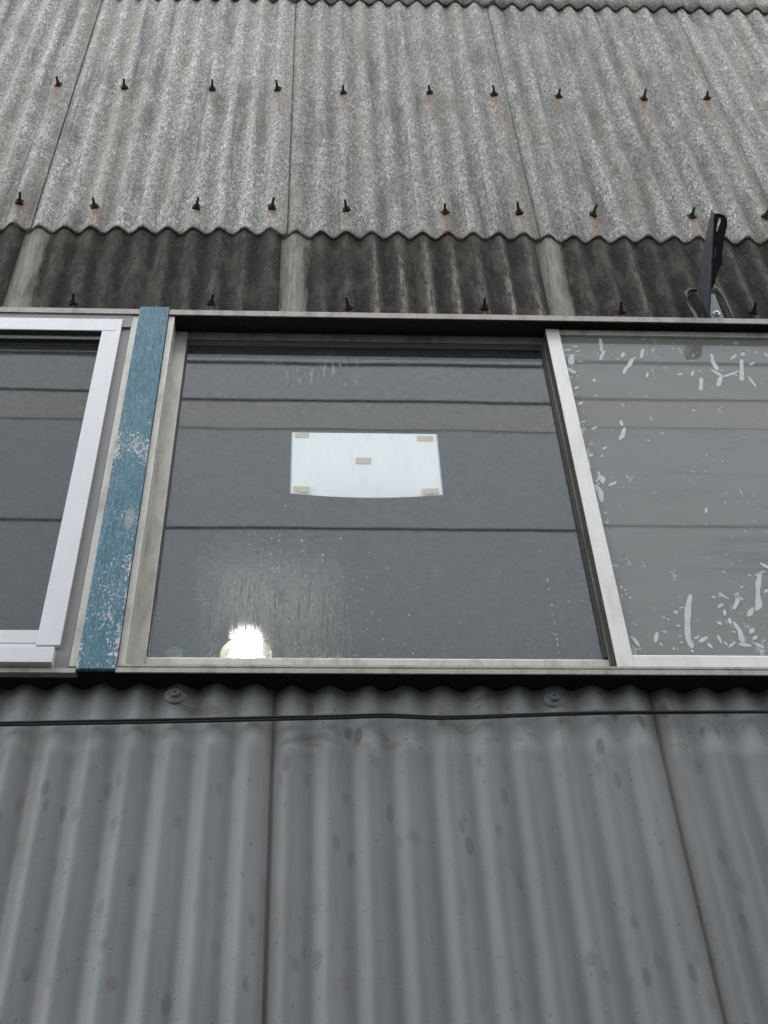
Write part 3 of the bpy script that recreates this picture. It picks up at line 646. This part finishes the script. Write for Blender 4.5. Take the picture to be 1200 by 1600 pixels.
def blob_mesh():
    bm = bmesh.new(); rnd = random.Random(3)
    items = list(BLOBS)
    for k in range(70):       # small spots along the frame and among the larger ones
        if k < 26: x, z = .562 + abs(rnd.gauss(0, .014)), rnd.uniform(3.6, 4.48)
        elif k < 45: x, z = rnd.uniform(.66, 1.12), rnd.uniform(4.30, 4.46)
        else: x, z = rnd.uniform(.62, .98), 3.462 + abs(rnd.gauss(0, .05))
        s = rnd.uniform(.0010, .0026); items.append(([(x, z), (x + rnd.uniform(-1, 1) * s, z + rnd.uniform(-2, 2) * s)], s))
    for pts, r in items:
        P = [Vector(p) for p in pts]
        if (P[-1] - P[0]).length < 1e-4: P[-1] = P[0] + Vector((.001, .0005))
        # resample the spine
        S = []
        for a, b in zip(P, P[1:]):
            n = max(2, int((b - a).length / .006))
            for i in range(n): S.append(a.lerp(b, i / n))
        S.append(P[-1]); L = []; R_ = []; m = len(S)
        for i, p in enumerate(S):
            t = (S[min(m - 1, i + 1)] - S[max(0, i - 1)]).normalized(); nrm = Vector((-t.y, t.x))
            w = r * (.75 + .5 * noise.noise(Vector((p.x * 70, p.y * 70, r * 900))) + .25)
            w *= 1.0 if 0 < i < m - 1 else .6
            L.append(p + nrm * w); R_.append(p - nrm * w)
        t0 = (S[1] - S[0]).normalized(); t1 = (S[-1] - S[-2]).normalized()
        loop = [S[0] - t0 * r * .9] + L + [S[-1] + t1 * r * .9] + R_[::-1]
        sgn = -1 if len(loop) else 1
        def Y(p): return -.0045 + .0012 * (p.x - (rx0 + rx1) / 2)
        A = [bm.verts.new((p.x, Y(p) - .0004, p.y)) for p in loop]; B = [bm.verts.new((p.x, Y(p) - .00002, p.y)) for p in loop]
        f = bm.faces.new(A)
        for i in range(len(A)): bm.faces.new((A[i], A[(i + 1) % len(A)], B[(i + 1) % len(A)], B[i]))
    bmesh.ops.triangulate(bm, faces=[f for f in bm.faces if len(f.verts) > 4])
    return from_bm('adhesive_residue', bm, M['residue'], wr)
res = blob_mesh(); res['kind'] = 'stuff'; res['label'] = 'pale patches of dried adhesive on the film'

# left-hand window: newer bright frame set into a grey filler board
wl_ = window('newer window with a bright white frame')
box('filler_board', M['filler'], wl_, -.4290, POST_L - .0145, -.027, .03, 3.4000, HZ + .0005, bev=0)
box('filler_board', M['filler'], wl_, -1.75, POST_L - .0140, -.0318, -.0290, 4.465, HZ + .0008, bev=0)
FX = -.4195; FI = -.4600
box('frame_stile', M['white'], wl_, FI, FX, -.0345, -.0115, 3.4485, 4.4930, bev=.0008)
box('frame_rail', M['white'], wl_, -1.75, FX - .0125, -.0352, -.0325, 4.4440, 4.4915, bev=.0008)
box('shade_channel', M['shade_channel'], wl_, -1.75, FI - .0005, -.0285, -.0115, 4.4485, 4.4590, bev=0)  # black box painting the shade under the frame lip
box('sash_rail', M['white'], wl_, -1.75, FI - .0005, -.0175, -.0150, 4.4380, 4.4480, bev=.0005)
box('shade_channel', M['shade_channel'], wl_, -1.75, FI - .0005, -.0145, -.003, 4.4400, 4.4480, bev=0)  # likewise a black box for shade under the sash lip
box('sash_rail', M['white'], wl_, -1.75, FI - .0005, -.0185, -.004, 3.4700, 3.5020, bev=.0008)
box('track', M['white'], wl_, -1.75, -.4400, -.0270, -.010, 3.4500, 3.4590, bev=.0005)
box('frame_sill', M['white'], wl_, -1.75, -.4250, -.0450, .020, 3.3965, 3.4330, bev=.0008)
box('gasket_and_shade', M['gasket_and_shade'], wl_, -1.75, FI - .0005, -.009, -.004, 3.4335, 3.4495, bev=0)
box('gasket_and_shade', M['gasket_and_shade'], wl_, -1.75, FI - .0005, -.016, -.004, 3.4590, 3.4698, bev=0)
pane(wl_, M['glass'], -1.75, FI - .0003, -.0085, 3.500, 4.4400)

# ------------------------------------------------------------------ water beads on the middle glass
def beads():
    bm = bmesh.new(); rnd = random.Random(11)
    def bead(x, z, s, e):
        m = Matrix.Translation((x, .0168, z)) @ Matrix.Diagonal((s, s * .5, s * e, 1))
        bmesh.ops.create_icosphere(bm, subdivisions=1, radius=1, matrix=m)
    for k in range(420):
        x = rnd.gauss(-.05, .07); z = 3.478 + abs(rnd.gauss(0, .15))
        if -.27 < x < .5: bead(x, z, rnd.uniform(.0005, .0013), rnd.uniform(1, 1.6))
    for k in range(60): bead(rnd.uniform(.05, .5), rnd.uniform(3.48, 3.85), rnd.uniform(.0004, .0008), rnd.uniform(1.2, 4))
    z = 3.475
    while z < 3.70:
        bead(.437 + rnd.gauss(0, .0008) + (z - 3.47) * .01, z, rnd.uniform(.0006, .0012), rnd.uniform(1.5, 4)); z += rnd.uniform(.004, .03)
    return from_bm('water_beads', bm, M['droplet'], wc, smooth=True)
wb_ = beads(); wb_['kind'] = 'stuff'

# ------------------------------------------------------------------ paper taped behind the glass
paper = thing('paper_sheet', 'white landscape paper stuck behind the middle window glass with beige tape', 'paper', (.1105, .0225, 4.0478))
def paper_mesh():
    W_, H_ = .298, .206; nx, nz = 24, 14; V = []; F = []
    for side in (0, 1):
        for j in range(nz + 1):
            for i in range(nx + 1):
                u = i / nx - .5; v = j / nz - .5
                sag = (.25 - u * u) * 4
                low_ = max(0, -v) * 2
                V.append((u * W_, .0006 + sag * low_ ** 2 * .0065 + .00025 * side, v * H_ - sag * low_ * .003))
    k = nx + 1; N = k * (nz + 1)
    for j in range(nz):
        for i in range(nx):
            a = j * k + i; F.append((a, a + 1, a + k + 1, a + k)); F.append((N + a, N + a + k, N + a + k + 1, N + a + 1))
    o = mesh_obj('sheet', V, F, M['paper'], paper, smooth=True); return o
paper_mesh()
for s in (-1, 1): box('sleeve_edge', M['sleeve'], paper, s * .1503 - .0012, s * .1503 + .0012, .0002, .0007, -.1035, .1030, bev=0)
for x0, x1, z0, z1, r in ((-.1445, -.1150, .084, .1005, 0), (.1085, .1415, .077, .0945, .01), (-.0205, .0115, -.004, .0165, 0), (-.1450, -.1125, -.1000, -.0815, .05), (.1100, .1440, -.1010, -.0840, -.06)):
    o = box('tape', M['tape'], paper, x0 - (x0 + x1) / 2, x1 - (x0 + x1) / 2, -.0002, .0002, (z0 - z1) / 2, (z1 - z0) / 2, bev=0)
    o.location = ((x0 + x1) / 2, -.0002, (z0 + z1) / 2); o.rotation_euler = (0, r, 0)

# ------------------------------------------------------------------ black cable across the painted sheets
def cable():
    P = [(-1.6, 3.262), (-1.1, 3.274), (-.75, 3.284), (-.497, 3.2916), (-.3542, 3.2960), (-.2205, 3.2999), (-.0858, 3.3047), (.0501, 3.3096), (.1237, 3.3129), (.2078, 3.3089), (.2713, 3.3104), (.3351, 3.3138), (.4744, 3.3203), (.5603, 3.3221), (.7656, 3.3246), (1.1, 3.330), (1.6, 3.337), (2.2, 3.35)]
    def cr(p0, p1, p2, p3, t): return .5 * ((2 * p1) + (-p0 + p2) * t + (2 * p0 - 5 * p1 + 4 * p2 - p3) * t * t + (-p0 + 3 * p1 - 3 * p2 + p3) * t ** 3)
    pts = []
    for i in range(1, len(P) - 2):
        for k in range(10):
            t = k / 10; pts.append((cr(P[i-1][0], P[i][0], P[i+1][0], P[i+2][0], t), cr(P[i-1][1], P[i][1], P[i+1][1], P[i+2][1], t)))
    root = thing('cable', 'thin black twin cable strung across the grey painted sheets under the window sill', 'cable', (0, -.006, 3.31))
    for s in (0, 1):
        bm = bmesh.new()
        q = [(x, -.0010 - .0015 * s, z - 3.31 + (.0022 if s else -.0022) * math.cos(x * 1.7 + .4)) for x, z in pts]
        tube(bm, q, .0024, 8); o = from_bm('strand', bm, M['black'], root, smooth=True)
cable()

# ------------------------------------------------------------------ steel bracket on the dark sheets
BX = .9235
bracket = thing('wall_bracket', 'dark steel arm bracket bolted above the right window and jutting outwards', 'bracket', (BX, .0, 4.60))
# upright web (in the YZ plane), tall at the wall, narrow at the tip
bm = bmesh.new()
slab(bm, [(.004, -.010), (.0, .0), (-.200, .116), (-.204, .120), (-.204, .141), (-.12, .150), (-.05, .143), (-.015, .134), (.004, .128)], 'x', -.0030, .0000)
from_bm('web', bm, M['steel'], bracket)
# bottom flange with rounded end and two slots
bm = bmesh.new()
outer = [(.0005, -.056), (.004, -.058), (.013, -.085), (.017, -.098), (.0225, -.104), (.0225, -.116), (.021, -.128), (.0235, -.150), (.0275, -.170), (.0300, -.182), (.0290, -.193), (.023, -.201), (.012, -.204), (.0005, -.204)]
def flange(bm):
    A = []; B = []
    holes = [[(.0050, -.170), (.0072, -.168), (.0090, -.172), (.0145, -.188), (.0140, -.194), (.0110, -.196), (.0080, -.190)],
             [(.0032, -.118), (.0050, -.116), (.0068, -.120), (.0080, -.136), (.0062, -.139), (.0042, -.136)]]
    es = []
    for loop in [outer] + holes:
        vs = [bm.verts.new((x, y, -y * .58 - .0005)) for x, y in loop]
        es += [bm.edges.new((vs[i], vs[(i + 1) % len(vs)])) for i in range(len(vs))]
    bmesh.ops.triangle_fill(bm, edges=es, use_beauty=True)
    r = bmesh.ops.extrude_face_region(bm, geom=list(bm.faces))
    bmesh.ops.translate(bm, verts=[v for v in r['geom'] if isinstance(v, bmesh.types.BMVert)], vec=(0, 0, .003))
flange(bm); from_bm('flange', bm, M['steel_dark'], bracket)
box('mounting_plate', M['plate'], bracket, .0008, .0300, -.0040, -.0010, -.030, .098, bev=.0008)
box('spacer', M['steel_dark'], bracket, .0012, .0180, -.0046, -.0041, .062, .0655, bev=0)
bm = bmesh.new()
lathe_y(bm, [(.0085, .0), (.0085, .0018), (.005, .002)], .0165, -.004, .008, 20)
lathe_y(bm, [(.0052, .0015), (.0052, .006), (.003, .0068)], .0165, -.004, .008, 6)
from_bm('bolt_head', bm, M['zinc'], bracket, smooth=False)
bm = bmesh.new()
tube(bm, [(-.030, .006, -.07), (-.031, .004, .01), (-.036, .003, .075), (-.034, .002, .112), (-.022, .0, .122), (-.008, .0, .118)], [.004, .005, .005, .006, .005, .004], 8)
tube(bm, [(.034, .0, .142), (.046, .002, .128), (.053, .004, .10), (.055, .005, .04), (.056, .006, -.06)], [.004, .005, .004, .004, .003], 8)
from_bm('caulk_bead', bm, M['caulk'], bracket, smooth=True)

# ------------------------------------------------------------------ things seen dimly in the room
lamp = thing('shelf_lamp', 'small glowing lamp shining behind the wet lower left of the middle glass', 'lamp', (-.128, .34, 3.816))
bm = bmesh.new(); bmesh.ops.create_uvsphere(bm, u_segments=24, v_segments=14, radius=.023, matrix=Matrix.Diagonal((1.25, .6, .8, 1)))
o = from_bm('bulb', bm, M['lamp'], lamp, smooth=True); o.location = (0, -.030, -.016)
bm = bmesh.new(); bmesh.ops.create_uvsphere(bm, u_segments=32, v_segments=18, radius=.050, matrix=Matrix.Diagonal((1.05, .7, .75, 1)))
from_bm('lamp_globe', bm, M['globe'], lamp, smooth=True)
bm = bmesh.new(); tube(bm, [(0, .0, -.035), (0, .0, -.142)], .006, 8); lathe_y(bm, [(.035, -.1435), (.035, -.136), (.006, -.132)], axis=(0, 0, 1)); from_bm('lamp_stand', bm, M['black'], lamp)
card = box('beige_board', M['beige'], None, -.315, -.262, .98, .995, 4.71, 4.95); tag(card, 'dim beige board hanging in the room behind the middle glass', 'board')
bm = bmesh.new(); lathe_y(bm, [(.02, 0), (.038, .004), (.040, .02), (.040, .09), (.030, .115), (.014, .128), (.014, .145), (.017, .147), (.017, .165), (.004, .168)], axis=(0, 0, 1), seg=24)
bottle = from_bm('green_bottle', bm, M['green'], None, smooth=True); bottle.location = (-.275, .36, 3.68); tag(bottle, 'dim green bottle standing inside the lower left corner of the middle window', 'bottle')
shelf = box('shelf', M['room'], None, -.40, .10, .22, .46, 3.655, 3.678); tag(shelf, 'dark shelf inside the room carrying the green bottle and the lamp', 'shelf')

# ------------------------------------------------------------------ building across the alley (mirrored in the glass)
opp = thing('panelled_building', 'pale panelled building across the alley mirrored in the window glass', 'building', (0, -4.2, 0))
box('wall', M['joint'], opp, -4.4, 5.6, -6.0, .33, 0, 11.2, bev=0)
rows = [(0.05, 2.2, 'face_low', .345), (2.24, 4.3, 'face_low', .345), (4.34, 6.4, 'face_a', .345), (6.44, 8.568, 'face_a', .345), (8.590, 9.585, 'face_a', .345), (9.590, 9.888, 'face_b', .352), (9.930, 10.335, 'face_c', .345), (10.375, 11.19, 'face_c', .345)]
for z0, z1, m, y1 in rows:
    for x0, x1 in ((-4.4, -3.2), (-3.19, 3.9), (3.91, 5.6)):
        box('cladding_panel', M[m], opp, x0, x1, .331, y1, z0, z1, bev=.002)
for z0, z1 in ((8.568, 8.590), (9.888, 9.930), (10.335, 10.375)):
    box('joint_strip', M['joint'], opp, -4.4, 5.6, .331, .348, z0 + .0005, z1 - .0005, bev=0)
